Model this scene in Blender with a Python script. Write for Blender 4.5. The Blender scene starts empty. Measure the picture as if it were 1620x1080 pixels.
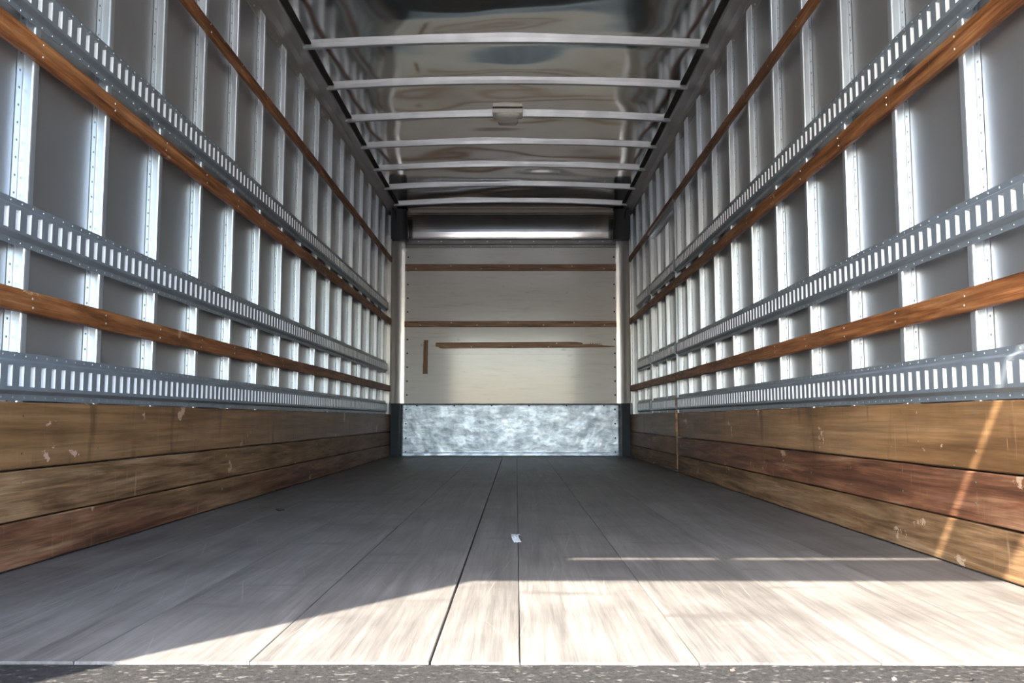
import bpy, bmesh, math, random
from mathutils import Vector, noise as mnoise

# ------------------------------------------------------------------ camera, sky, sun, exposure
scene = bpy.context.scene
COL = scene.collection
FPX = 1371.0                                   # focal length in pixels of a 1620 px wide frame
cam_d = bpy.data.cameras.new('camera')
cam_d.sensor_width = 36.0
cam_d.lens = 36.0 * FPX / 1620.0
cam_d.clip_start = 0.02
cam_d.clip_end = 500
cam = bpy.data.objects.new('camera', cam_d)
COL.objects.link(cam)
cam.location = (0.0593, 0.0, 0.382)
cam.rotation_euler = (math.radians(90 + 5.077), 0, math.radians(0.282))
scene.camera = cam

SUN_DIR = Vector((0.77, 1.0, -1.27)).normalized()      # direction the sunlight travels
world = bpy.data.worlds.new('sky')
scene.world = world
world.use_nodes = True
wn = world.node_tree
wn.nodes.clear()
w_out = wn.nodes.new('ShaderNodeOutputWorld')
w_bg = wn.nodes.new('ShaderNodeBackground')
w_sky = wn.nodes.new('ShaderNodeTexSky')
w_sky.sky_type = 'NISHITA'
w_sky.sun_disc = False
w_sky.sun_elevation = math.asin(-SUN_DIR.z)
w_sky.sun_rotation = math.atan2(-SUN_DIR.x, -SUN_DIR.y)
w_sky.air_density = 1.0
w_sky.dust_density = 1.5
w_sky.ozone_density = 1.0
w_bg.inputs['Strength'].default_value = 1.0
wn.links.new(w_sky.outputs[0], w_bg.inputs['Color'])
wn.links.new(w_bg.outputs[0], w_out.inputs['Surface'])

sun_d = bpy.data.lights.new('sun', 'SUN')
sun_d.energy = 17.5
sun_d.angle = math.radians(0.6)
sun_d.color = (1.0, 0.92, 0.80)
sun = bpy.data.objects.new('sun', sun_d)
COL.objects.link(sun)
sun.rotation_euler = SUN_DIR.to_track_quat('-Z', 'Y').to_euler()
sun.location = (-6, -7, 10)

vs = scene.view_settings
vs.view_transform = 'Standard'
vs.look = 'None'
vs.gamma = 1.0
vs.exposure = 0.92
vs.use_curve_mapping = False
scene.cycles.max_bounces = 20
scene.cycles.diffuse_bounces = 8
scene.cycles.glossy_bounces = 12
scene.cycles.use_denoising = True
scene.cycles.sample_clamp_indirect = 12

# ------------------------------------------------------------------ the dimensions of the box
HW = 1.20          # half width between the inner faces (slats, rails, boards)
POST_F = 0.020     # post face behind that plane
SKIN = 0.050       # skin sheet behind that plane
Y0, Y1 = 0.62, 8.83   # rear end, front bulkhead
ZR = 2.50          # underside of the roof rail
FLOOR_Y = 1.405    # where the floor boards end
DOOR_A, DOOR_B = 6.217, 7.373
RAILS = ((0.428, 0.551), (0.823, 0.941), (1.421, 1.543))
SLATS = ((0.653, 0.712), (1.326, 1.387), (1.962, 2.016))
BOARDS = ((0.003, 0.1215), (0.1245, 0.2495), (0.2535, 0.4255))

# ------------------------------------------------------------------ helpers
R = random.Random(7)


def finish(name, bm, mat, parent=None, origin=None, smooth=False, mod=None):
    """one mesh object; vertices given in world space, origin at the base of the shape"""
    bmesh.ops.recalc_face_normals(bm, faces=bm.faces[:])
    me = bpy.data.meshes.new(name)
    if origin is None:
        xs = [v.co.x for v in bm.verts]; ys = [v.co.y for v in bm.verts]; zs = [v.co.z for v in bm.verts]
        origin = Vector(((min(xs) + max(xs)) / 2, (min(ys) + max(ys)) / 2, min(zs)))
    origin = Vector(origin)
    for v in bm.verts:
        v.co -= origin
    bm.to_mesh(me)
    bm.free()
    if smooth:
        for p in me.polygons:
            p.use_smooth = True
    for m in (mat if isinstance(mat, (list, tuple)) else [mat]):
        me.materials.append(m)
    o = bpy.data.objects.new(name, me)
    COL.objects.link(o)
    place(o, origin, parent)
    return o


def world_loc(o):
    p = Vector((0, 0, 0))
    while o:
        p += o.location
        o = o.parent
    return p


def place(o, loc, parent=None):
    if parent is not None:
        o.parent = parent
        o.location = Vector(loc) - world_loc(parent)
    else:
        o.location = Vector(loc)


def share(name, me, loc, parent=None):
    o = bpy.data.objects.new(name, me)
    COL.objects.link(o)
    place(o, loc, parent)
    return o


def empty(name, loc):
    o = bpy.data.objects.new(name, None)
    o.empty_display_size = 0.1
    COL.objects.link(o)
    o.location = loc
    return o


def tag(o, label=None, cat=None, group=None, kind=None):
    if label: o['label'] = label
    if cat: o['category'] = cat
    if group: o['group'] = group
    if kind: o['kind'] = kind
    return o


def box(bm, x0, x1, y0, y1, z0, z1, mi=0):
    v = [bm.verts.new(p) for p in ((x0, y0, z0), (x1, y0, z0), (x1, y1, z0), (x0, y1, z0),
                                   (x0, y0, z1), (x1, y0, z1), (x1, y1, z1), (x0, y1, z1))]
    for f in ((0, 3, 2, 1), (4, 5, 6, 7), (0, 1, 5, 4), (1, 2, 6, 5), (2, 3, 7, 6), (3, 0, 4, 7)):
        bm.faces.new([v[i] for i in f]).material_index = mi
    return v


def bevel(bm, w, seg=1):
    bmesh.ops.bevel(bm, geom=bm.edges[:], offset=w, segments=seg, affect='EDGES', clamp_overlap=True)


def loft(bm, rings, close=True, caps=True, mi=0):
    vr = [[bm.verts.new(p) for p in r] for r in rings]
    n = len(vr[0])
    for a, b in zip(vr, vr[1:]):
        for i in range(n if close else n - 1):
            j = (i + 1) % n
            bm.faces.new((a[i], a[j], b[j], b[i])).material_index = mi
    if caps and close:
        bm.faces.new(vr[0][::-1]).material_index = mi
        bm.faces.new(vr[-1]).material_index = mi
    return vr


def thick(prof, t):
    """closed outline of an open polyline of sheet metal, t thick"""
    out = []
    n = len(prof)
    for i, p in enumerate(prof):
        a = Vector(prof[max(i - 1, 0)]); b = Vector(prof[min(i + 1, n - 1)])
        d = (b - a).normalized()
        out.append((p[0] - d.y * t, p[1] + d.x * t))
    return list(prof) + out[::-1]


def dome(bm, c, nrm, r, h, seg=6):
    """a rivet head"""
    nrm = Vector(nrm)
    u = nrm.orthogonal().normalized()
    w = nrm.cross(u)
    c = Vector(c)
    rings = []
    for k, (rr, hh) in enumerate(((1.0, 0.0), (0.75, 0.7))):
        rings.append([bm.verts.new(c + (u * math.cos(a) + w * math.sin(a)) * r * rr + nrm * h * hh)
                      for a in [2 * math.pi * i / seg for i in range(seg)]])
    top = bm.verts.new(c + nrm * h)
    for i in range(seg):
        j = (i + 1) % seg
        bm.faces.new((rings[0][i], rings[0][j], rings[1][j], rings[1][i]))
        bm.faces.new((rings[1][i], rings[1][j], top))


# ------------------------------------------------------------------ materials
def new_mat(name):
    m = bpy.data.materials.new(name)
    m.use_nodes = True
    nt = m.node_tree
    return m, nt, nt.nodes['Principled BSDF']


class NT:
    def __init__(self, nt):
        self.nt = nt

    def n(self, t, **kw):
        nd = self.nt.nodes.new(t)
        for k, v in kw.items():
            setattr(nd, k, v)
        return nd

    def l(self, a, b):
        self.nt.links.new(a, b)

    def coords(self, scale, world_space=True, vary=True):
        if world_space:
            src = self.n('ShaderNodeNewGeometry').outputs['Position']
        else:
            src = self.n('ShaderNodeTexCoord').outputs['Object']
        if vary:
            oi = self.n('ShaderNodeObjectInfo')
            m = self.n('ShaderNodeMath', operation='MULTIPLY')
            self.l(oi.outputs['Random'], m.inputs[0]); m.inputs[1].default_value = 37.0
            ad = self.n('ShaderNodeVectorMath', operation='ADD')
            self.l(src, ad.inputs[0]); self.l(m.outputs[0], ad.inputs[1])
            src = ad.outputs[0]
        mp = self.n('ShaderNodeMapping')
        mp.inputs['Scale'].default_value = scale
        self.l(src, mp.inputs['Vector'])
        return mp.outputs[0]

    def noise(self, vec, scale=1.0, detail=4, rough=0.55, dist=0.0):
        t = self.n('ShaderNodeTexNoise')
        self.l(vec, t.inputs['Vector'])
        t.inputs['Scale'].default_value = scale
        t.inputs['Detail'].default_value = detail
        t.inputs['Roughness'].default_value = rough
        t.inputs['Distortion'].default_value = dist
        return t.outputs['Fac']

    def ramp(self, fac, stops, interp='LINEAR'):
        r = self.n('ShaderNodeValToRGB')
        r.color_ramp.interpolation = interp
        el = r.color_ramp.elements
        while len(el) < len(stops):
            el.new(0.5)
        for e, (p, c) in zip(el, stops):
            e.position = p
            e.color = (c[0], c[1], c[2], 1) if isinstance(c, (tuple, list)) else (c, c, c, 1)
        self.l(fac, r.inputs[0])
        return r.outputs[0]

    def mix(self, fac, a, b, blend='MIX'):
        m = self.n('ShaderNodeMix', data_type='RGBA', blend_type=blend)
        for sock, val in ((m.inputs[0], fac), (m.inputs[6], a), (m.inputs[7], b)):
            if isinstance(val, (int, float)):
                sock.default_value = val
            elif isinstance(val, (tuple, list)):
                sock.default_value = (val[0], val[1], val[2], 1)
            else:
                self.l(val, sock)
        return m.outputs[2]

    def bump(self, height, strength, dist=0.01, normal=None):
        b = self.n('ShaderNodeBump')
        b.inputs['Strength'].default_value = strength
        b.inputs['Distance'].default_value = dist
        self.l(height, b.inputs['Height'])
        if normal is not None:
            self.l(normal, b.inputs['Normal'])
        return b.outputs[0]


def wood(name, dark, mid, light, rough=0.55, along='y', grain=1.0, stain=None, chips=None, sheen=0.3, scuff=None, cross=None, second=None, fine=0.55, streak=0.75, chip_t=0.655):
    m, nt, p = new_mat(name)
    g = NT(nt)

    def sc(a, b):
        return {'y': (b, a, b), 'x': (a, b, b), 'z': (b, b, a)}[along]
    n1 = g.noise(g.coords(sc(1.3 * grain, 22 * grain)), 1.0, 6, 0.62, 0.8)
    col = g.ramp(n1, [(0.33, dark), (0.5, mid), (0.68, light)])
    if second:                                  # boards of mixed heartwood and sapwood
        nb = g.noise(g.coords(sc(0.35, 9.0)), 1.0, 3, 0.5, 0.3)
        col2 = g.ramp(n1, [(0.33, second[0]), (0.5, second[1]), (0.68, second[2])])
        col = g.mix(g.ramp(nb, [(0.49, 0.0), (0.57, 1.0)]), col, col2)
    nm = g.noise(g.coords(sc(3.5 * grain, 95 * grain)), 1.0, 4, 0.65)
    col = g.mix(streak, col, g.ramp(nm, [(0.30, 0.45), (0.62, 1.12)]), 'MULTIPLY')
    n2 = g.noise(g.coords(sc(8 * grain, 330 * grain)), 1.0, 3, 0.6)
    col = g.mix(fine, col, g.ramp(n2, [(0.3, 0.5), (0.7, 1.1)]), 'MULTIPLY')
    n3 = g.noise(g.coords((1, 1, 1)), 2.4, 5, 0.62)
    col = g.mix(0.6, col, g.ramp(n3, [(0.34, 0.5), (0.6, 1.05)]), 'MULTIPLY')
    if stain:                                   # dark scuff marks
        n4 = g.noise(g.coords((3.0, 10.0, 2.6)), 1.0, 3, 0.5)
        col = g.mix(g.ramp(n4, [(0.60, 0.0), (0.70, 0.7)]), col, stain)
    if cross:                                   # scraped lines across the grain
        n6 = g.noise(g.coords(sc(75.0, 5.0)), 1.0, 3, 0.6, 0.4)
        n7 = g.noise(g.coords((1, 1, 1)), 3.1, 3, 0.6)
        f6 = g.mix(1.0, g.ramp(n6, [(0.61, 0.0), (0.70, 0.45)]), g.ramp(n7, [(0.5, 0.0), (0.62, 1.0)]), 'MULTIPLY')
        col = g.mix(f6, col, cross)
    if scuff:                                   # long light scratches at odd angles
        for ang, th in ((0.10, 0.70), (-0.30, 0.715)):
            mp = g.n('ShaderNodeMapping')
            mp.inputs['Rotation'].default_value = (0, 0, ang)
            g.l(g.n('ShaderNodeNewGeometry').outputs['Position'], mp.inputs['Vector'])
            mp2 = g.n('ShaderNodeMapping')
            mp2.inputs['Scale'].default_value = (150.0, 1.6, 1.0)
            g.l(mp.outputs[0], mp2.inputs['Vector'])
            ns = g.noise(mp2.outputs[0], 1.0, 1, 0.5)
            col = g.mix(g.ramp(ns, [(th, 0.0), (th + 0.05, 0.35)]), col, scuff)
    if chips:                                   # places where the face has flaked off
        n5 = g.noise(g.coords(sc(5.0, 7.5)), 1.0, 6, 0.68)
        col = g.mix(g.ramp(n5, [(chip_t, 0.0), (chip_t + 0.013, 0.85)]), col, chips)
    oi = g.n('ShaderNodeObjectInfo')
    col = g.mix(1.0, col, g.ramp(oi.outputs['Random'], [(0.0, 0.9), (1.0, 1.08)]), 'MULTIPLY')
    g.l(col, p.inputs['Base Color'])
    p.inputs['Roughness'].default_value = rough
    p.inputs['Specular IOR Level'].default_value = sheen
    g.l(g.bump(n2, 0.3, 0.002, g.bump(nm, 0.35, 0.004)), p.inputs['Normal'])
    return m


def metal(name, base, rough, metallic=1.0, wave=0.0, wscale=3.0, blotch=0.12, scratch=0.0, rvar=0.06, fine=0.0):
    m, nt, p = new_mat(name)
    g = NT(nt)
    v = g.coords((1, 1, 1))
    n1 = g.noise(v, 9.0, 5, 0.6)
    lo = [c * (1 - blotch) for c in base]
    hi = [min(1, c * (1 + blotch)) for c in base]
    col = g.ramp(n1, [(0.3, lo), (0.7, hi)])
    g.l(col, p.inputs['Base Color'])
    p.inputs['Metallic'].default_value = metallic
    n2 = g.noise(g.coords((3, 3, 3)), 4.0, 5, 0.65)
    if rvar:
        g.l(g.ramp(n2, [(0.3, max(0.02, rough - rvar)), (0.7, rough + rvar)]), p.inputs['Roughness'])
    else:
        p.inputs['Roughness'].default_value = rough
    nrm = None
    if wave:
        nrm = g.bump(g.noise(g.coords((1, 1, 1)), wscale, 2, 0.4), wave, 0.05)
    if fine:
        nrm = g.bump(g.noise(g.coords((1, 1, 1)), 60.0, 3, 0.5), fine, 0.002, nrm)
    if nrm is not None:
        g.l(nrm, p.inputs['Normal'])
    return m


def plain(name, base, rough=0.6, metallic=0.0, spec=0.4):
    m, nt, p = new_mat(name)
    g = NT(nt)
    n1 = g.noise(g.coords((1, 1, 1)), 14.0, 4, 0.6)
    g.l(g.ramp(n1, [(0.25, [c * 0.85 for c in base]), (0.75, [min(1, c * 1.1) for c in base])]), p.inputs['Base Color'])
    p.inputs['Roughness'].default_value = rough
    p.inputs['Metallic'].default_value = metallic
    p.inputs['Specular IOR Level'].default_value = spec
    return m


M = {}
M['skin'] = metal('wall_skin_aluminium', (0.46, 0.46, 0.465), 0.37, 0.82, blotch=0.03, rvar=0.0)
M['galv'] = metal('galvanised_post_steel', (0.57, 0.605, 0.64), 0.32, 0.76, blotch=0.05, rvar=0.0)
M['rivet'] = metal('rivet_steel', (0.22, 0.23, 0.24), 0.45)
M['rail'] = metal('blue_grey_rail_steel', (0.30, 0.345, 0.385), 0.42, 0.6, blotch=0.12, rvar=0.05)
M['flap'] = metal('lit_white_slot_lip', (0.97, 0.975, 0.98), 0.5, 0.08, blotch=0.02, rvar=0.0)  # slot side lips near white: light from the rear opening put into their colour
M['roof'] = metal('bright_roof_aluminium', (0.82, 0.80, 0.77), 0.085, 1.0, blotch=0.03, rvar=0.0)
M['bow'] = metal('pale_roof_bow', (0.50, 0.505, 0.51), 0.38, 0.6, blotch=0.06)
M['roofrail'] = metal('roof_rail_aluminium', (0.47, 0.445, 0.42), 0.42, 0.6, blotch=0.08, rvar=0.0)
M['side_strip'] = plain('brown_black_strip', (0.035, 0.028, 0.022), 0.8)  # brown-black strip along each roof rail, between the bows
M['slat'] = wood('varnished_oak_slat', (0.12, 0.042, 0.015), (0.33, 0.122, 0.040), (0.50, 0.23, 0.095), 0.5, 'y', 1.5, chips=(0.46, 0.30, 0.17), cross=(0.36, 0.22, 0.12))
M['slatx'] = wood('varnished_oak_slat_bulkhead', (0.27, 0.15, 0.09), (0.46, 0.27, 0.165), (0.58, 0.37, 0.24), 0.5, 'x', 1.5)
M['slatz'] = wood('varnished_oak_stick', (0.20, 0.10, 0.055), (0.36, 0.19, 0.11), (0.46, 0.27, 0.16), 0.5, 'z', 1.5)
M['ply'] = wood('amber_plywood', (0.18, 0.094, 0.040), (0.29, 0.158, 0.068), (0.36, 0.212, 0.105), 0.5, 'y', 0.5,
                stain=(0.075, 0.040, 0.020), chips=(0.56, 0.35, 0.26), cross=(0.42, 0.25, 0.13), fine=0.3, chip_t=0.635)
TAN = ((0.10, 0.052, 0.024), (0.27, 0.155, 0.074), (0.42, 0.285, 0.165))
REDB = ((0.070, 0.028, 0.016), (0.195, 0.084, 0.043), (0.34, 0.185, 0.105))
M['tan'] = wood('tan_oak_board', *TAN, 0.6, 'y', 1.0, chips=(0.46, 0.35, 0.24), cross=(0.42, 0.31, 0.20))
M['red'] = wood('red_brown_oak_board', *REDB, 0.55, 'y', 1.0, chips=(0.42, 0.30, 0.20), cross=(0.38, 0.24, 0.14))
M['redtan'] = wood('red_and_tan_oak_board', *REDB, 0.55, 'y', 1.0, chips=(0.42, 0.30, 0.20), cross=(0.38, 0.24, 0.14), second=TAN)
M['floor'] = wood('weathered_floor_boards', (0.110, 0.102, 0.094), (0.145, 0.136, 0.126), (0.180, 0.168, 0.156), 0.5, 'y', 0.9,
                  stain=(0.075, 0.068, 0.062), scuff=(0.26, 0.24, 0.22), sheen=0.5, fine=0.35, streak=0.45)
M['seam'] = plain('dark_floor_joint', (0.03, 0.026, 0.022), 0.9)
M['steel_dark'] = plain('dark_blue_grey_paint', (0.075, 0.09, 0.105), 0.5, 0.3)
M['cap'] = plain('charcoal_cap', (0.035, 0.035, 0.038), 0.55)
M['screw'] = metal('screw_head_zinc', (0.60, 0.59, 0.56), 0.4, 0.8)
M['frame'] = plain('pale_rear_frame_paint', (0.72, 0.71, 0.68), 0.5)  # unseen rear frame, made pale to bounce sunlit-floor light onto the upper posts
M['outer'] = plain('white_outer_panel', (0.75, 0.75, 0.75), 0.4)
M['asphalt'] = plain('worn_pale_asphalt', (0.25, 0.245, 0.235), 0.9)
M['cream'] = plain('cream_lamp_plastic', (0.90, 0.85, 0.74), 0.35)
M['paper'] = plain('white_foil_scrap', (0.85, 0.88, 0.9), 0.35)
M['orange'] = plain('orange_chip', (0.5, 0.2, 0.1), 0.6)
M['black'] = plain('black_rubber', (0.015, 0.015, 0.016), 0.6)
M['column'] = metal('white_painted_corner_sheet', (0.74, 0.72, 0.70), 0.30, 0.7, blotch=0.05, rvar=0.0)
M['lens'] = None

# translucent lamp lens
m, nt, p = new_mat('smoky_lamp_lens')
p.inputs['Base Color'].default_value = (0.75, 0.70, 0.62, 1)
p.inputs['Roughness'].default_value = 0.15
p.inputs['Transmission Weight'].default_value = 0.5
M['lens'] = m

# white bulkhead sheet: scuffed glossy white
m, nt, p = new_mat('scuffed_white_bulkhead_sheet')
g = NT(nt)
n1 = g.noise(g.coords((1.2, 1, 14.0), vary=False), 3.0, 6, 0.65, 0.4)
col = g.ramp(n1, [(0.28, (0.64, 0.615, 0.58)), (0.42, (0.745, 0.725, 0.695)), (0.7, (0.79, 0.77, 0.74))])
n2 = g.noise(g.coords((5, 1, 16), vary=False), 2.0, 4, 0.6)
col = g.mix(g.ramp(n2, [(0.66, 0.0), (0.74, 0.4)]), col, (0.42, 0.39, 0.35))
g.l(col, p.inputs['Base Color'])
p.inputs['Roughness'].default_value = 0.11
p.inputs['Specular IOR Level'].default_value = 0.4
g.l(g.bump(n1, 0.03, 0.001), p.inputs['Normal'])
M['white'] = m

# battered galvanised scuff plate
m, nt, p = new_mat('battered_galvanised_plate')
g = NT(nt)
n1 = g.noise(g.coords((3, 1, 7), vary=False), 3.2, 8, 0.72, 0.4)
g.l(g.ramp(n1, [(0.3, (0.16, 0.19, 0.22)), (0.50, (0.35, 0.40, 0.455)), (0.70, (0.58, 0.62, 0.67))]), p.inputs['Base Color'])
p.inputs['Metallic'].default_value = 0.85
n2 = g.noise(g.coords((1, 1, 1), vary=False), 5.0, 5, 0.7)
g.l(g.ramp(n2, [(0.3, 0.30), (0.7, 0.50)]), p.inputs['Roughness'])
g.l(g.bump(g.noise(g.coords((1, 1, 1), vary=False), 6.0, 3, 0.5), 0.45, 0.02, g.bump(n1, 0.03, 0.002)), p.inputs['Normal'])
M['plate'] = m

# rear sill: dark anti-slip coating with light grit
m, nt, p = new_mat('dark_gritty_sill_coating')
g = NT(nt)
n1 = g.noise(g.coords((1, 1, 1), vary=False), 130.0, 4, 0.7)
n2 = g.noise(g.coords((1, 1.6, 1), vary=False), 55.0, 3, 0.6)
col = g.ramp(n1, [(0.3, (0.011, 0.011, 0.011)), (0.7, (0.032, 0.031, 0.030))])
col = g.mix(g.ramp(n2, [(0.58, 0.0), (0.68, 0.8)]), col, (0.10, 0.096, 0.09))
g.l(col, p.inputs['Base Color'])
p.inputs['Specular IOR Level'].default_value = 0.12
p.inputs['Roughness'].default_value = 0.8
g.l(g.bump(n1, 0.6, 0.004), p.inputs['Normal'])
M['sill'] = m

# ------------------------------------------------------------------ the setting
# ground outside
bm = bmesh.new()
N = 24
gv = [[bm.verts.new((-60 + 120 * i / N, -80 + 120 * j / N, -1.15)) for j in range(N + 1)] for i in range(N + 1)]
for i in range(N):
    for j in range(N):
        bm.faces.new((gv[i][j], gv[i + 1][j], gv[i + 1][j + 1], gv[i][j + 1]))
tag(finish('ground', bm, M['asphalt']), kind='structure')

# floor: sub-deck with the boards as parts
bm = bmesh.new()
box(bm, -HW - 0.08, HW + 0.08, FLOOR_Y, Y1 + 0.1, -0.12, -0.022)
floor = tag(finish('floor', bm, M['seam']), kind='structure')
edges = [-HW - 0.02, -0.93, -0.64, -0.362, -0.077, 0.065, 0.347, 0.633, 0.92, HW + 0.02]
for a, b in zip(edges, edges[1:]):
    bm = bmesh.new()
    gap = 0.0004
    ys = [FLOOR_Y + (Y1 + 0.02 - FLOOR_Y) * i / 60 for i in range(61)]
    jr = random.Random(int(a * 1000))
    rings = []
    for y in ys:
        ja, jb = gap + abs(jr.gauss(0, 0.0005)), gap + abs(jr.gauss(0, 0.0005))
        if abs(a + 0.077) < 0.01: ja += 0.0012
        if abs(b + 0.077) < 0.01: jb += 0.0012
        rings.append([(a + ja, y, -0.025), (b - jb, y, -0.025), (b - jb, y, -0.0012), (b - jb - 0.0012, y, 0.0),
                      (a + ja + 0.0012, y, 0.0), (a + ja, y, -0.0012)])
    loft(bm, rings)
    finish('floor_plank', bm, M['floor'], floor)

# rear sill
bm = bmesh.new()
ns = 40
rings = []
for i in range(ns + 1):
    x = -HW - 0.06 + (2 * HW + 0.12) * i / ns
    e = FLOOR_Y - 0.002 + R.uniform(-0.002, 0.002)
    rings.append([(x, 0.55, -0.16), (x, e, -0.16), (x, e, -0.006), (x, e - 0.004, -0.003), (x, 0.56, -0.003), (x, 0.55, -0.012)])
loft(bm, rings)
tag(finish('trim_1', bm, M['sill']), label='dark gritty steel sill along the rear edge of the floor', kind='structure')


def wall_mats(side):
    return (M['tan'], M['red'], M['ply']) if side > 0 else (M['redtan'], M['tan'], M['ply'])


def post_mesh(side, z1=2.46):
    """Z-section post: flange on the skin, web facing the rear, face flange; origin on the skin at the foot"""
    zt = z1 - 0.40
    d = SKIN - POST_F
    r = 0.004
    # profile in (inward, y)
    prof = [(0.0015, -0.028), (0.0015, -0.004), (0.003, -0.001), (0.006, 0.0),
            (d - r, 0.0), (d - 0.0012, 0.0012), (d, r), (d, 0.023)]
    ring = thick(prof, -0.0014)
    def top(u):
        return zt - (0.032 if u > d * 0.75 else 0.0)
    bm = bmesh.new()
    loft(bm, [[(-side * u, y, 0.0) for u, y in ring], [(-side * u, y, zt - 0.05) for u, y in ring],
              [(-side * u, y, top(u)) for u, y in ring]])
    bmesh.ops.recalc_face_normals(bm, faces=bm.faces[:])
    me = bpy.data.meshes.new('wall_post')
    bm.to_mesh(me); bm.free()
    me.materials.append(M['galv'])
    bm = bmesh.new()
    z = 0.05
    while z < zt - 0.06:
        dome(bm, (-side * 0.0028, -0.0165, z), (-side, 0, 0), 0.0038, 0.0022)
        z += 0.047
    rm = bpy.data.meshes.new('rivet_row')
    bm.to_mesh(rm); bm.free()
    rm.materials.append(M['rivet'])
    return me, rm


POSTS = {-1: [2.220 - 0.4064 * 3 + 0.4064 * k for k in range(0, 20)], 1: [2.180 - 0.4064 * 3 + 0.4064 * k for k in range(0, 20)]}
walls = {}
for side, nm in ((-1, 'wall_left'), (1, 'wall_right')):
    bm = bmesh.new()
    X = lambda d: side * (HW + d)
    xs = sorted((X(SKIN + 0.012), X(SKIN + 0.04)))
    box(bm, xs[0], xs[1], Y0 - 0.06, Y1 + 0.10, -0.12, 2.62)
    wall = tag(finish(nm, bm, M['outer']), kind='structure')
    walls[side] = wall
    pm, rm = post_mesh(side)
    ys = [y for y in POSTS[side] if y < Y1 - 0.06]
    if side > 0:
        ys = [y for y in ys if not (DOOR_A - 0.02 < y < DOOR_B + 0.05)] + [DOOR_A - 0.05, DOOR_B + 0.045]
    ys = sorted(set(round(y, 4) for y in ys))
    for y in ys:
        p_ = share('wall_post', pm, (X(SKIN), y, 0.40), wall)
        r_ = share('rivet_row', rm, (X(SKIN), y, 0.40), p_)
        r_['kind'] = 'stuff'
    # skin sheets, one per bay
    cuts = [Y0 - 0.05] + ys + [Y1 + 0.05]
    for a, b in zip(cuts, cuts[1:]):
        bm = bmesh.new()
        xa, xb = sorted((X(SKIN), X(SKIN + 0.011)))
        if side > 0 and a > DOOR_A - 0.06 and b < DOOR_B + 0.06:
            box(bm, xa, xb, a - 0.012, b - 0.0135, 1.98, 2.55)
        else:
            box(bm, xa, xb, a - 0.012, b - 0.0135, 0.0, 2.55)
        finish('skin_panel', bm, M['skin'], wall)

    # kick boards along the foot
    runs = [(Y0, Y1)] if side < 0 else [(Y0, DOOR_A - 0.015), (DOOR_B + 0.012, Y1)]
    for (za, zb), mt in zip(BOARDS, wall_mats(side)):
        for a, b in runs:
            bm = bmesh.new()
            n = max(2, int((b - a) / 0.12))
            jr = random.Random(int(za * 997 + b * 31 + side))
            rings = []
            for i in range(n + 1):
                y = a + (b - a) * i / n
                t = zb - abs(jr.gauss(0, 0.0012)); l = za + abs(jr.gauss(0, 0.0008))
                f = 0.002 * mnoise.noise(Vector((y * 1.3, za * 50, side)))
                f += 0.010 if za > 0.25 else 0.006
                rings.append([(X(0.045), y, l), (X(f + 0.003), y, l), (X(f), y, l + 0.003), (X(f), y, t - 0.003), (X(f + 0.003), y, t), (X(0.045), y, t)])
            loft(bm, rings)
            finish('plywood_board' if za > 0.25 else 'kick_board', bm, mt, wall)
    # screw heads in the kick boards
    bm = bmesh.new()
    for y in ys:
        for z in (0.05, 0.165, 0.222, 0.30, 0.395):
            f = 0.006 if z < 0.25 else 0.010
            dome(bm, (X(f), y + 0.012 + R.uniform(-.006, .006), z + R.uniform(-.008, .008)), (-side, 0, 0), 0.0035, 0.0015)
    tag(finish('screw_row', bm, M['rivet'], wall), kind='stuff')


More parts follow.
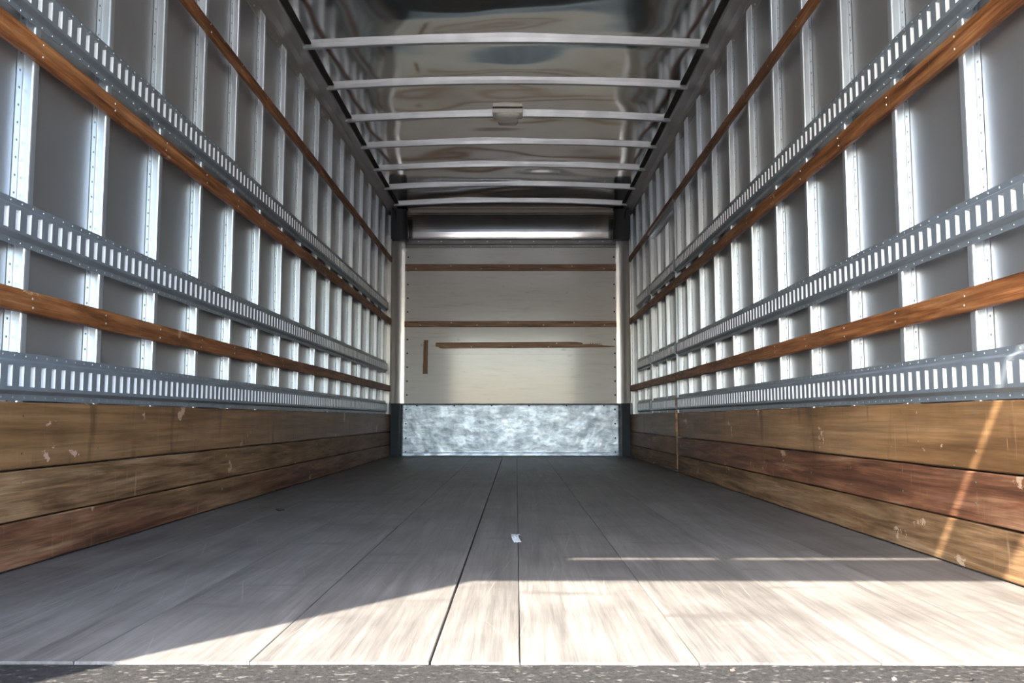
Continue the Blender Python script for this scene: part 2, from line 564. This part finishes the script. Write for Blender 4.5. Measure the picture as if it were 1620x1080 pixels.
# ------------------------------------------------------------------ rails and slats
def rail_mesh(side, z0, z1, ya, yb, first):
    bm = bmesh.new()
    X = lambda d: side * (HW + d)
    h = z1 - z0
    zc = (z0 + z1) / 2
    wz0, wz1 = z0 + 0.026, z1 - 0.026
    sw, sh, dep = 0.0105, 0.0265, 0.0125
    fl = POST_F - 0.001
    def strip(pts, y_a, y_b, mi=0):
        vs_ = [[bm.verts.new((X(d), y, z)) for d, z in pts] for y in (y_a, y_b)]
        for i in range(len(pts) - 1):
            bm.faces.new((vs_[0][i], vs_[0][i + 1], vs_[1][i + 1], vs_[1][i])).material_index = mi
    low = [(fl + 0.0, z0), (fl - 0.002, z0), (fl - 0.002, z0 + 0.0155), (fl - 0.004, z0 + 0.0175), (0.0035, z0 + 0.0225), (0.0008, z0 + 0.0243), (0.0, wz0)]
    upp = [(0.0, wz1), (0.0008, z1 - 0.0243), (0.0035, z1 - 0.0225), (fl - 0.004, z1 - 0.0175), (fl - 0.002, z1 - 0.0155), (fl - 0.002, z1), (fl, z1)]
    strip(low, ya, yb)
    strip(upp, ya, yb)
    strip([(0.0, wz0), (0.0, zc - sh)], ya, yb)
    strip([(0.0, zc + sh), (0.0, wz1)], ya, yb)
    k = math.ceil((ya + 0.03 - first) / 0.0508)
    y_prev = ya
    while True:
        yc = first + k * 0.0508
        if yc + sw > yb - 0.02:
            break
        strip([(0.0, zc - sh), (0.0, zc + sh)], y_prev, yc - sw)
        # the lips folded back around the slot
        def quad(a, b, c, d, mi):
            bm.faces.new([bm.verts.new((X(p[0]), p[1], p[2])) for p in (a, b, c, d)]).material_index = mi
        ra, rb = yc - sw, yc + sw
        la, lb = zc - sh, zc + sh
        quad((0, rb, la), (dep, rb + 0.001, la), (dep, rb + 0.001, lb), (0, rb, lb), 1)
        quad((0, ra, la), (dep, ra - 0.001, la), (dep, ra - 0.001, lb), (0, ra, lb), 1)
        quad((0, ra, la), (dep, ra, la - 0.001), (dep, rb, la - 0.001), (0, rb, la), 0)
        quad((0, ra, lb), (dep, ra, lb + 0.001), (dep, rb, lb + 0.001), (0, rb, lb), 0)
        y_prev = rb
        k += 1
    strip([(0.0, zc - sh), (0.0, zc + sh)], y_prev, yb)
    # closed ends
    for y in (ya, yb):
        pts = low + upp
        bm.faces.new([bm.verts.new((X(d), y, z)) for d, z in pts])
    return bm


def rail_rivets(side, z0, z1, ya, yb):
    bm = bmesh.new()
    X = side * (HW + POST_F - 0.003)
    y = ya + 0.03
    while y < yb - 0.02:
        for z in (z0 + 0.008, z1 - 0.008):
            dome(bm, (X, y, z), (-side, 0, 0), 0.0030, 0.0016)
        y += 0.0508
    return bm


def slat_mesh(side, z0, z1, ya, yb, seed):
    bm = bmesh.new()
    n = max(3, int((yb - ya) / 0.06))
    jr = random.Random(seed)
    X = lambda d: side * (HW + d)
    rings = []
    for i in range(n + 1):
        y = ya + (yb - ya) * i / n
        w1 = 0.003 * mnoise.noise(Vector((y * 0.9, seed * 3.1, 0.0)))
        w2 = 0.0025 * mnoise.noise(Vector((y * 2.1, seed * 5.7, 4.0)))
        f = 0.001 * mnoise.noise(Vector((y * 3.0, seed, 9.0))) + 0.001
        e = 0.0045 + abs(jr.gauss(0, 0.0012))
        e2 = 0.0045 + abs(jr.gauss(0, 0.0012))
        a, b = z0 + w1, z1 + w2
        rings.append([(X(0.0195), y, a), (X(f + e), y, a), (X(f + e * 0.3), y, a + e * 0.3), (X(f), y, a + e),
                      (X(f), y, b - e2), (X(f + e2 * 0.3), y, b - e2 * 0.3), (X(f + e2), y, b), (X(0.0195), y, b)])
    loft(bm, rings)
    return bm


def slat_screws(side, z0, z1, ya, yb, seed):
    jr = random.Random(seed)
    bm = bmesh.new()
    n = 0
    for y in POSTS[side]:
        if ya + 0.02 < y + 0.012 < yb - 0.02:
            for z in (z0 * 0.72 + z1 * 0.28, z0 * 0.28 + z1 * 0.72):
                dome(bm, (side * (HW + 0.001), y + 0.012 + jr.uniform(-.008, .008), z + jr.uniform(-.004, .004)), (-side, 0, 0), 0.0036, 0.002)
                n += 1
    if not n:
        y = (ya + yb) / 2
        dome(bm, (side * (HW + 0.001), y, (z0 + z1) / 2), (-side, 0, 0), 0.0036, 0.002)
    return bm


def add_rail(side, k, ya, yb, label, group, parent=None, name='slotted_rail'):
    z0, z1 = RAILS[k]
    o = finish(name, rail_mesh(side, z0, z1, ya, yb, POSTS[side][3] + 0.03), [M['rail'], M['flap']], parent)
    r = finish('rivet_row', rail_rivets(side, z0, z1, ya, yb), M['screw'], o)
    r['kind'] = 'stuff'
    if parent is None:
        tag(o, label, 'rail', group)
    return o


def add_slat(side, k, ya, yb, label, group, parent=None):
    z0, z1 = SLATS[k]
    o = finish('wooden_rail' if parent is None else 'wood_slat', slat_mesh(side, z0, z1, ya, yb, 11 * k + side * 5 + int(ya)), M['slat'], parent)
    r = finish('screw_row', slat_screws(side, z0, z1, ya, yb, k + 3 + int(ya)), M['screw'], o)
    r['kind'] = 'stuff'
    if parent is None:
        tag(o, label, 'wooden rail', group)
    return o


GR, GS = 'slotted steel cargo rails on the side walls', 'wooden rub slats on the side walls'
lr = ('lowest blue-grey slotted rail, resting on the plywood of the doorless wall',
      'middle blue-grey slotted rail, between two slats of the doorless wall',
      'highest blue-grey slotted rail of the doorless wall, just above a wooden slat')
rr = ('lowest blue-grey slotted rail, on the plywood between rear opening and side door',
      'middle blue-grey slotted rail running from the rear opening to the side door',
      'highest blue-grey slotted rail running from the rear opening to the side door')
rf = ('short lowest slotted rail between the side door and the front corner',
      'short middle slotted rail between the side door and the front corner',
      'short highest slotted rail between the side door and the front corner')
ls = ('lowest wooden slat of the doorless wall, between two slotted rails',
      'middle wooden slat of the doorless wall, under the highest slotted rail',
      'topmost thin wooden slat of the doorless wall, near the roof')
rs = ('lowest scuffed wooden slat running from the rear opening to the side door',
      'middle wooden slat running from the rear opening to the side door',
      'topmost thin wooden slat passing above the side door, near the roof')
rg = ('short low wooden slat between the side door and the front corner',
      'short high wooden slat between the side door and the front corner')
for k in range(3):
    add_rail(-1, k, Y0 + 0.02, 8.46, lr[k], GR)
    add_rail(1, k, Y0 + 0.02, DOOR_A - 0.02, rr[k], GR)
    add_rail(1, k, DOOR_B + 0.04, 8.20, rf[k], GR)
    add_slat(-1, k, Y0 + 0.02, 8.70, ls[k], GS)
for k in range(2):
    add_slat(1, k, Y0 + 0.02, DOOR_A - 0.012, rs[k], GS)
    add_slat(1, k, DOOR_B + 0.014, 8.70, rg[k], GS)
add_slat(1, 2, Y0 + 0.02, 8.70, rs[2], GS)

# ------------------------------------------------------------------ side door in the right wall
bm = bmesh.new()
box(bm, HW + SKIN - 0.004, HW + SKIN + 0.008, DOOR_A, DOOR_B, 0.012, 1.93)
door = tag(finish('door_1', bm, M['skin']), label='narrow metal side door with slats and rails carried across it', kind='structure')
bm = bmesh.new()
for a, b in ((DOOR_A - 0.008, DOOR_A + 0.022), (DOOR_B - 0.022, DOOR_B + 0.008)):
    box(bm, HW + 0.012, HW + SKIN - 0.005, a, b, 0.012, 1.955)
box(bm, HW + 0.012, HW + SKIN - 0.005, DOOR_A + 0.0225, DOOR_B - 0.0225, 1.92, 1.955)
finish('door_edge_frame', bm, M['galv'], door)
bm = bmesh.new()
box(bm, HW - 0.002, HW + SKIN - 0.001, DOOR_A - 0.03, DOOR_B + 0.03, 1.958, 1.978)
finish('door_header', bm, M['roofrail'], door)
pm3, rm3 = post_mesh(1, 2.46 - 1.585)          # short posts over the door
for y in POSTS[1]:
    if DOOR_A + 0.05 < y < DOOR_B - 0.05:
        share('wall_post', pm3, (HW + SKIN, y, 1.985), walls[1])
pm2, rm2 = post_mesh(1, 1.90)
for y in (DOOR_A + 0.42, DOOR_A + 0.80):
    q = share('door_post', pm2, (HW + SKIN - 0.005, y, 0.40), door)
for k in range(3):
    add_rail(1, k, DOOR_A + 0.014, DOOR_B - 0.03, None, None, door, 'door_rail')
for k in range(2):
    add_slat(1, k, DOOR_A + 0.004, DOOR_B - 0.004, None, None, door)
for (za, zb), mt in zip(BOARDS, (M['tan'], M['tan'], M['ply'])):
    bm = bmesh.new()
    box(bm, HW + 0.001, HW + 0.03, DOOR_A + 0.004, DOOR_B - 0.004, max(za, 0.022), zb)
    bevel(bm, 0.002)
    finish('door_board', bm, mt, door)
bm = bmesh.new()
box(bm, HW - 0.006, HW + 0.010, DOOR_A - 0.006, DOOR_A + 0.003, 0.25, 0.44)
box(bm, HW - 0.006, HW + 0.010, DOOR_A - 0.006, DOOR_A + 0.003, 0.475, 0.53)
finish('edge_strip', bm, M['tan'], door)

# ------------------------------------------------------------------ ceiling
def crown(x, edge, centre):
    return edge + (centre - edge) * (1 - (x / HW) ** 2)


bm = bmesh.new()
nx = 24
rings = []
for y in (Y0 - 0.06, Y1 + 0.1):
    lo = [(-1.29 + 2.58 * i / nx, y, crown(-1.29 + 2.58 * i / nx, 2.60, 2.645)) for i in range(nx + 1)]
    rings.append(lo + [(p[0], y, p[2] + 0.015) for p in lo[::-1]])
loft(bm, rings)
ceil = tag(finish('ceiling', bm, M['outer']), kind='structure')
BOWS = [4.758 + 0.6096 * k for k in range(-6, 7)]
cuts = [Y0 - 0.05] + BOWS + [Y1 + 0.02]
for i, (a, b) in enumerate(zip(cuts, cuts[1:])):
    bm = bmesh.new()
    NX, NY = 48, 10
    grid = []
    for ix in range(NX + 1):
        x = -1.235 + 2.47 * ix / NX
        row = []
        for iy in range(NY + 1):
            y = a + (b - a) * iy / NY
            t = iy / NY
            s = math.sin(math.pi * t)
            e = math.sin(math.pi * (x + 1.235) / 2.47)
            z = crown(x, 2.494, 2.534)
            z -= 0.010 * s * e * (0.6 + 0.8 * mnoise.noise(Vector((x * 0.9, i * 3.3, 1.0))))
            z += 0.019 * e * s ** 0.5 * mnoise.noise(Vector((x * 1.5, y * 2.4, 2.0))) + 0.0036 * e * s ** 0.5 * mnoise.noise(Vector((x * 3.6, y * 4.4, 6.0)))
            row.append(bm.verts.new((x, y, z)))
        grid.append(row)
    for ix in range(NX):
        for iy in range(NY):
            bm.faces.new((grid[ix][iy], grid[ix][iy + 1], grid[ix + 1][iy + 1], grid[ix + 1][iy]))
    finish('roof_panel', bm, M['roof'], ceil, smooth=True)
# bows
bm = bmesh.new()
rings = []
for i in range(33):
    x = -1.15 + 2.3 * i / 32
    z = crown(x, 2.468, 2.507)
    rings.append([(x, -0.013, z + 0.030), (x, -0.013, z + 0.003), (x, -0.010, z), (x, 0.010, z), (x, 0.013, z + 0.003), (x, 0.013, z + 0.030)])
loft(bm, rings)
bmesh.ops.recalc_face_normals(bm, faces=bm.faces[:])
bow_me = bpy.data.meshes.new('roof_bow')
bm.to_mesh(bow_me); bm.free()
bow_me.materials.append(M['bow'])
for y in BOWS:
    share('roof_bow', bow_me, (0, y, 0), ceil)
# roof rails along both sides
for side in (-1, 1):
    bm = bmesh.new()
    prof = [(1.249, 2.40), (1.246, 2.40), (1.246, 2.478), (1.240, 2.488), (1.205, 2.490), (1.150, 2.483), (1.140, 2.486), (1.138, 2.498), (1.142, 2.498), (1.142, 2.503), (1.249, 2.53)]
    loft(bm, [[(side * x, y, z) for x, z in prof] for y in (Y0 - 0.04, Y1)])
    finish('roof_rail', bm, M['roofrail'], ceil)
    bm = bmesh.new()
    cutsb = [Y0 - 0.04] + BOWS + [Y1]
    for a, b in zip(cutsb, cutsb[1:]):
        xs = sorted((side * 1.103, side * 1.1375))
        box(bm, xs[0], xs[1], a + 0.02, b - 0.02, 2.493, 2.500)
    tag(finish('roof_side_strip', bm, M['side_strip'], ceil), kind='stuff')
    bm = bmesh.new()
    y = Y0 + 0.1
    while y < Y1 - 0.1:
        dome(bm, (side * 1.246, y, 2.43), (-side, 0, 0), 0.005, 0.003)
        y += 0.137
    tag(finish('rivet_row', bm, M['screw'], ceil), kind='stuff')

# ------------------------------------------------------------------ front bulkhead
bm = bmesh.new()
box(bm, -1.29, 1.29, Y1 + 0.012, Y1 + 0.06, -0.12, 2.62)
back = tag(finish('wall_back', bm, M['outer']), kind='structure')
bm = bmesh.new(); box(bm, -1.12, 1.12, Y1, Y1 + 0.011, 1.037, 2.24)
finish('bulkhead_panel', bm, M['white'], back)
bm = bmesh.new(); box(bm, -1.12, 1.12, Y1, Y1 + 0.011, 0.0, 1.0355)
finish('bulkhead_panel', bm, M['white'], back)
bm = bmesh.new()
for z in [0.62 + 0.142 * i for i in range(11)]:
    for x in (-1.055, 1.065):
        dome(bm, (x, Y1, z), (0, -1, 0), 0.009, 0.004, 8)
tag(finish('bolt_row', bm, M['cap'], back), kind='stuff')
# curved corner sheets
for side in (-1, 1):
    bm = bmesh.new()
    r = 0.125
    cx, cy = side * (1.212 - r), Y1 - 0.004 - r
    pts = []
    for i in range(13):
        a = math.radians(90 * i / 12)
        pts.append((cx + side * r * math.sin(a), cy + r * math.cos(a)))
    pts = [(cx - side * 0.006, Y1 - 0.004)] + pts
    outer = [(side * 1.249, cy), (side * 1.249, Y1 - 0.002), (cx - side * 0.006, Y1 - 0.002)]
    ring = pts + outer
    loft(bm, [[(x, y, z) for x, y in ring] for z in (0.535, 2.24)])
    o = finish('corner_column', bm, M['column'], back)
    # guard below it
    bm = bmesh.new()
    pr = [(side * 1.122, Y1 - 0.001), (side * 1.122, Y1 - 0.020), (side * 1.135, Y1 - 0.028), (side * 1.19, Y1 - 0.115), (side * 1.1985, Y1 - 0.135), (side * 1.1985, Y1 - 0.001)]
    loft(bm, [[(x, y, z) for x, y in pr] for z in (0.003, 0.534)])
    finish('corner_guard', bm, M['steel_dark'], back)
# curved nose sheet between bulkhead and roof
bm = bmesh.new()
prof = []
rr_ = 0.40
for i in range(21):
    a = math.radians(90 * i / 20)
    prof.append((Y1 - 0.006 - rr_ * (1 - math.cos(a)), 2.225 + 0.325 * math.sin(a)))
ring = prof + [(Y1 - 0.006 - rr_, 2.56), (Y1 + 0.004, 2.56), (Y1 + 0.004, 2.225)]
NXc = 16
loft(bm, [[(-1.17 + 2.34 * i / NXc, y, z + 0.0015 * mnoise.noise(Vector((i * 0.6, z * 3, 0)))) for y, z in ring] for i in range(NXc + 1)])
M['nose'] = metal('brushed_nose_sheet', (0.70, 0.66, 0.63), 0.12, 0.95, blotch=0.04, rvar=0.0)
finish('nose_sheet', bm, M['nose'], back, smooth=False)
# header angle with bolts
bm = bmesh.new()
prof = [(0.0, 2.136), (-0.012, 2.136), (-0.013, 2.166), (-0.026, 2.172), (-0.026, 2.211), (-0.014, 2.217), (-0.014, 2.224), (-0.034, 2.225), (-0.034, 2.229), (0.0, 2.229)]
loft(bm, [[(x, Y1 + y, z) for y, z in prof] for x in (-1.085, 1.085)])
M['header'] = metal('dull_header_steel', (0.20, 0.195, 0.19), 0.45, 0.6, rvar=0.0)
ha = finish('header_angle', bm, M['header'], back)
bm = bmesh.new()
for i in range(9):
    dome(bm, (-0.95 + 1.9 * i / 8, Y1 - 0.026, 2.198), (0, -1, 0), 0.008, 0.004, 8)
    dome(bm, (-0.83 + 1.9 * i / 9, Y1 - 0.0125, 2.149), (0, -1, 0), 0.006, 0.003, 8)
tag(finish('bolt_row', bm, M['screw'], ha), kind='stuff')

# galvanised scuff plate
bm = bmesh.new()
NX, NZ = 70, 18
grid = []
def plate_y(x, z):
    y = Y1 - 0.006
    y -= 0.003 * max(0, mnoise.noise(Vector((x * 3.1, z * 6.0, 7.0)))) + 0.0012 * mnoise.noise(Vector((x * 11, z * 15.0, 3.0)))
    if z < 0.045:
        y -= 0.003 + (0.045 - z) * (0.11 + 0.12 * mnoise.noise(Vector((x * 14, z * 40, 5.0))))
    return y
zs = [0.003, 0.012, 0.024, 0.036, 0.045, 0.056] + [0.08 + 0.453 * i / NZ for i in range(NZ + 1)]
for i in range(NX + 1):
    x = -1.118 + 2.236 * i / NX
    grid.append([bm.verts.new((x, plate_y(x, z), z)) for z in zs])
for i in range(NX):
    for j in range(len(zs) - 1):
        bm.faces.new((grid[i][j], grid[i + 1][j], grid[i + 1][j + 1], grid[i][j + 1]))
bd = [grid[0][j] for j in range(len(zs))] + [grid[i][-1] for i in range(1, NX + 1)] + [grid[NX][j] for j in range(len(zs) - 2, -1, -1)] + [grid[i][0] for i in range(NX - 1, 0, -1)]
bk = [bm.verts.new((v.co.x, Y1 - 0.0005, v.co.z)) for v in bd]
for i in range(len(bd)):
    j = (i + 1) % len(bd)
    bm.faces.new((bd[i], bd[j], bk[j], bk[i]))
plate = tag(finish('scuff_plate', bm, M['plate'], smooth=True), 'dented galvanised steel sheet across the foot of the white front wall', 'metal plate')
bm = bmesh.new()
for x in (-1.06, 1.06):
    for z in (0.045, 0.185, 0.33, 0.475):
        dome(bm, (x, plate_y(x, z) - 0.0005, z), (0, -1, 0), 0.009, 0.004, 8)
for i in range(6):
    x = -0.95 + 1.9 * i / 5
    dome(bm, (x, plate_y(x, 0.512) - 0.0005, 0.512), (0, -1, 0), 0.008, 0.004, 8)
tag(finish('bolt_row', bm, M['cap'], plate), kind='stuff')


def bulkhead_slat(z0, z1, seed, label):
    bm = bmesh.new()
    n = 40
    rings = []
    for i in range(n + 1):
        x = -1.085 + 2.17 * i / n
        a = z0 + 0.002 * mnoise.noise(Vector((x * 1.5, seed, 0)))
        b = z1 + 0.002 * mnoise.noise(Vector((x * 1.5, seed, 5)))
        rings.append([(x, Y1 - 0.0005, a), (x, Y1 - 0.015, a), (x, Y1 - 0.019, a + 0.004), (x, Y1 - 0.019, b - 0.004), (x, Y1 - 0.015, b), (x, Y1 - 0.0005, b)])
    loft(bm, rings)
    o = tag(finish('wooden_rail', bm, M['slatx']), label, 'wooden rail', 'wooden slats on the front wall')
    bm = bmesh.new()
    jr = random.Random(seed)
    for i in range(7):
        dome(bm, (-0.95 + 0.317 * i + jr.uniform(-.03, .03), Y1 - 0.019, z0 + (0.3 + 0.4 * (i % 2)) * (z1 - z0)), (0, -1, 0), 0.0075, 0.003)
    tag(finish('screw_row', bm, M['screw'], o), kind='stuff')


bulkhead_slat(1.895, 1.964, 1, 'upper full-width wooden slat on the white front wall')
bulkhead_slat(1.315, 1.376, 2, 'lower full-width wooden slat on the white front wall')
# broken slat, splintered at one end
out = [(-0.750, 1.122), (-0.745, 1.146), (-0.70, 1.1475), (-0.2, 1.151), (0.20, 1.153), (0.52, 1.155), (0.60, 1.155), (0.66, 1.153), (0.695, 1.148), (0.716, 1.145),
       (0.722, 1.130), (0.80, 1.132), (0.86, 1.130), (0.868, 1.120), (0.93, 1.118), (1.02, 1.113), (1.045, 1.1095), (1.045, 1.104), (0.98, 1.101), (0.72, 1.096),
       (0.2, 1.094), (-0.3, 1.091), (-0.68, 1.087), (-0.712, 1.092), (-0.722, 1.105), (-0.745, 1.104)]
out = [(x * 1.022, z + 0.007) for x, z in out]
bm = bmesh.new()
f_ = [bm.verts.new((x, Y1 - 0.018, z)) for x, z in out]
b_ = [bm.verts.new((x, Y1 - 0.0005, z)) for x, z in out]
bm.faces.new(f_); bm.faces.new(b_[::-1])
for i in range(len(out)):
    j = (i + 1) % len(out)
    bm.faces.new((f_[i], b_[i], b_[j], f_[j]))
bmesh.ops.triangulate(bm, faces=[f for f in bm.faces if len(f.verts) > 4])
bs = tag(finish('broken_slat', bm, M['slatx']), 'broken wooden slat with a splintered pointed end on the white front wall', 'slat', 'wooden slats on the front wall')
bm = bmesh.new()
for x, z in ((-0.40, 1.110), (0.02, 1.112), (0.39, 1.111), (0.47, 1.146)):
    dome(bm, (x, Y1 - 0.018, z), (0, -1, 0), 0.0075, 0.003)
tag(finish('screw_row', bm, M['screw'], bs), kind='stuff')
bm = bmesh.new()
for x, w, z0_, z1_ in ((0.818, 0.004, 1.13, 1.152), (0.838, 0.006, 1.128, 1.150), (0.865, 0.004, 1.122, 1.148), (0.885, 0.005, 1.12, 1.151), (0.905, 0.005, 1.12, 1.150), (0.925, 0.004, 1.118, 1.150)):
    box(bm, x, x + w, Y1 - 0.010, Y1 - 0.0005, z0_, z1_)
tag(finish('splinter', bm, M['slatz'], bs), kind='stuff')
# short upright stick
bm = bmesh.new()
jr = random.Random(3)
rings = []
for i in range(15):
    z = 0.836 + 0.344 * i / 14
    x0 = -0.893 + 0.007 * (i / 14) + jr.uniform(-.0015, .0015)
    x1 = -0.845 + 0.003 * (i / 14) + jr.uniform(-.0015, .0015)
    rings.append([(x0, Y1 - 0.0005, z), (x1, Y1 - 0.0005, z), (x1, Y1 - 0.015, z), (x1 - 0.003, Y1 - 0.018, z), (x0 + 0.003, Y1 - 0.018, z), (x0, Y1 - 0.015, z)])
loft(bm, rings)
st = tag(finish('wood_stick', bm, M['slatz']), 'short upright wooden stick fixed to the white front wall', 'stick')
bm = bmesh.new()
pts = []
for i in range(9):
    a = math.radians(60 + 200 * i / 8)
    pts.append((-0.892 + 0.022 * math.cos(a), Y1 - 0.008, 1.133 + 0.018 * math.sin(a)))
loft(bm, [[(x + 0.002 * math.cos(t), y + 0.002 * math.sin(t), z) for t in (0, 2.09, 4.19)] for x, y, z in pts])
finish('wire_hook', bm, M['cap'], st)

# charcoal corner caps under the roof
for side, lab in ((-1, 'charcoal corner cap at the roof, at the front end of the doorless wall'), (1, 'charcoal corner cap at the roof, at the front end of the side-door wall')):
    bm = bmesh.new()
    rings = []
    for z, dx, dy in ((2.175, 0.150, 0.09), (2.18, 0.160, 0.10), (2.22, 0.166, 0.11), (2.30, 0.160, 0.115), (2.40, 0.148, 0.12), (2.481, 0.145, 0.12)):
        ring = []
        ring.append((side * 1.195, Y1 - 0.16, z))
        ring.append((side * 1.195, Y1 - 0.28, z))
        for i in range(7):
            a = math.radians(90 * i / 6)
            ring.append((side * (1.195 - 0.06 - (dx - 0.06) * math.sin(a)), Y1 - 0.22 - 0.06 * math.cos(a), z))
        ring.append((side * (1.195 - dx), Y1 - 0.16, z))
        rings.append(ring)
    loft(bm, rings)
    o = tag(finish('corner_cap', bm, M['cap']), lab, 'corner cap')
    # lead running out of it along the roof rail
    bm = bmesh.new()
    c = [(side * 1.18, Y1 - 0.345, 2.474), (side * 1.165, Y1 - 0.34, 2.468), (side * 1.15, Y1 - 0.325, 2.44), (side * 1.145, Y1 - 0.30, 2.40), (side * 1.15, Y1 - 0.272, 2.37)]
    loft(bm, [[(x + 0.006 * math.cos(t), y, z + 0.006 * math.sin(t)) for t in [i * math.pi / 3 for i in range(6)]] for x, y, z in c])
    finish('cable', bm, M['black'], o)

# ------------------------------------------------------------------ ceiling lamp
YB = BOWS[8]
lamp = empty('ceiling_lamp', (0.0, YB, 2.514 - 0.03))
tag(lamp, 'small cream dome lamp fixed under a roof bow', 'lamp')
zb = 2.507
bm = bmesh.new()
box(bm, -0.105, 0.105, YB - 0.135, YB - 0.0125, zb - 0.014, zb + 0.018)
bevel(bm, 0.004)
finish('lamp_base', bm, M['cream'], lamp)
bm = bmesh.new()
rings = []
for t, w, d in ((0.0, 0.085, 0.055), (0.006, 0.083, 0.053), (0.015, 0.070, 0.042), (0.020, 0.055, 0.030)):
    ring = []
    for i in range(24):
        a = 2 * math.pi * i / 24
        ring.append((w * math.copysign(abs(math.cos(a)) ** 0.5, math.cos(a)), YB - 0.074 + d * math.copysign(abs(math.sin(a)) ** 0.5, math.sin(a)), zb - 0.0145 - t))
    rings.append(ring)
loft(bm, rings)
finish('lamp_lens', bm, M['cream'], lamp)
bm = bmesh.new()
box(bm, -0.10, 0.10, YB - 0.0115, YB + 0.0185, zb - 0.006, zb - 0.0005)
finish('bracket', bm, M['bow'], lamp)
bm = bmesh.new()
rings = []
for t, w in ((0.0, 0.075), (0.02, 0.072), (0.033, 0.062), (0.036, 0.052)):
    rings.append([(-w, YB - 0.008, zb - 0.0062 - t), (w, YB - 0.008, zb - 0.0062 - t), (w, YB + 0.05, zb - 0.0062 - t), (-w, YB + 0.05, zb - 0.0062 - t)])
loft(bm, rings)
finish('lower_lens', bm, M['lens'], lamp)

# ------------------------------------------------------------------ rear frame
bm = bmesh.new()
HZ = 1.94
for side in (-1, 1):
    xs = sorted((side * 1.20, side * 1.30))
    box(bm, xs[0], xs[1], 0.585, 0.615, -0.16, 2.66)
box(bm, -1.30, 1.30, 0.560, 0.575, HZ, 2.322)
box(bm, -1.30, 1.30, 0.560, 0.575, 2.368, 2.66)
for x in (-0.79, 0.35, 1.0):
    box(bm, x - 0.02, x + 0.02, 0.560, 0.575, 2.3225, 2.3675)
tag(finish('trim_2', bm, M['frame']), label='off-white rear door frame', kind='structure')

# ------------------------------------------------------------------ litter on the floor and sill
def scrap(name, loc, sx, sy, sz, mat, label, cat, seed, rot=0.0):
    bm = bmesh.new()
    bmesh.ops.create_icosphere(bm, subdivisions=2, radius=1.0)
    for v in bm.verts:
        k = 1 + 0.55 * mnoise.noise(v.co * 1.7 + Vector((seed, 0, 0)))
        x, y = v.co.x * sx * k, v.co.y * sy * k
        v.co = Vector((x * math.cos(rot) - y * math.sin(rot), x * math.sin(rot) + y * math.cos(rot), v.co.z * sz * k))
    zmin = min(v.co.z for v in bm.verts)
    for v in bm.verts:
        v.co += Vector(loc) - Vector((0, 0, zmin))
    return tag(finish(name, bm, mat), label, cat)


bm = bmesh.new()
g_ = []
for i in range(9):
    row = []
    for j in range(6):
        x = 0.053 + 0.022 * j / 5 - 0.010 * math.sin(math.pi * i / 8)
        y = 2.72 + 0.17 * i / 8
        z = 0.0006 + 0.012 * abs(math.sin(2.2 * math.pi * j / 5 + i * 0.3)) * math.sin(math.pi * (i + 0.6) / 9.2) + 0.003 * R.random()
        row.append(bm.verts.new((x, y, z)))
    g_.append(row)
for i in range(8):
    for j in range(5):
        bm.faces.new((g_[i][j], g_[i + 1][j], g_[i + 1][j + 1], g_[i][j + 1]))
bmesh.ops.solidify(bm, geom=bm.faces[:], thickness=0.0004)
mn = min(v.co.z for v in bm.verts)
for v in bm.verts: v.co.z -= mn
tag(finish('foil_scrap', bm, M['paper']), 'small crumpled white scrap lying beside a joint of the floor boards', 'scrap')
scrap('bark_chip', (-0.92, 3.638, 0.0), 0.012, 0.026, 0.004, M['black'], 'tiny dark chip on the floor boards near the doorless wall', 'chip', 4, 0.9)
scrap('grit_stone', (0.617, 1.321, -0.003), 0.0030, 0.0030, 0.0022, M['paper'], 'single bright white grain on the dark sill', 'grit', 1)
scrap('rubber_chip', (0.732, 1.3216, -0.003), 0.0045, 0.0016, 0.0018, M['black'], 'tiny black curl on the dark sill', 'chip', 2, 0.5)
scrap('wood_chip', (0.39, 1.368, -0.003), 0.004, 0.002, 0.0015, M['orange'], 'tiny orange chip on the dark sill', 'chip', 3)
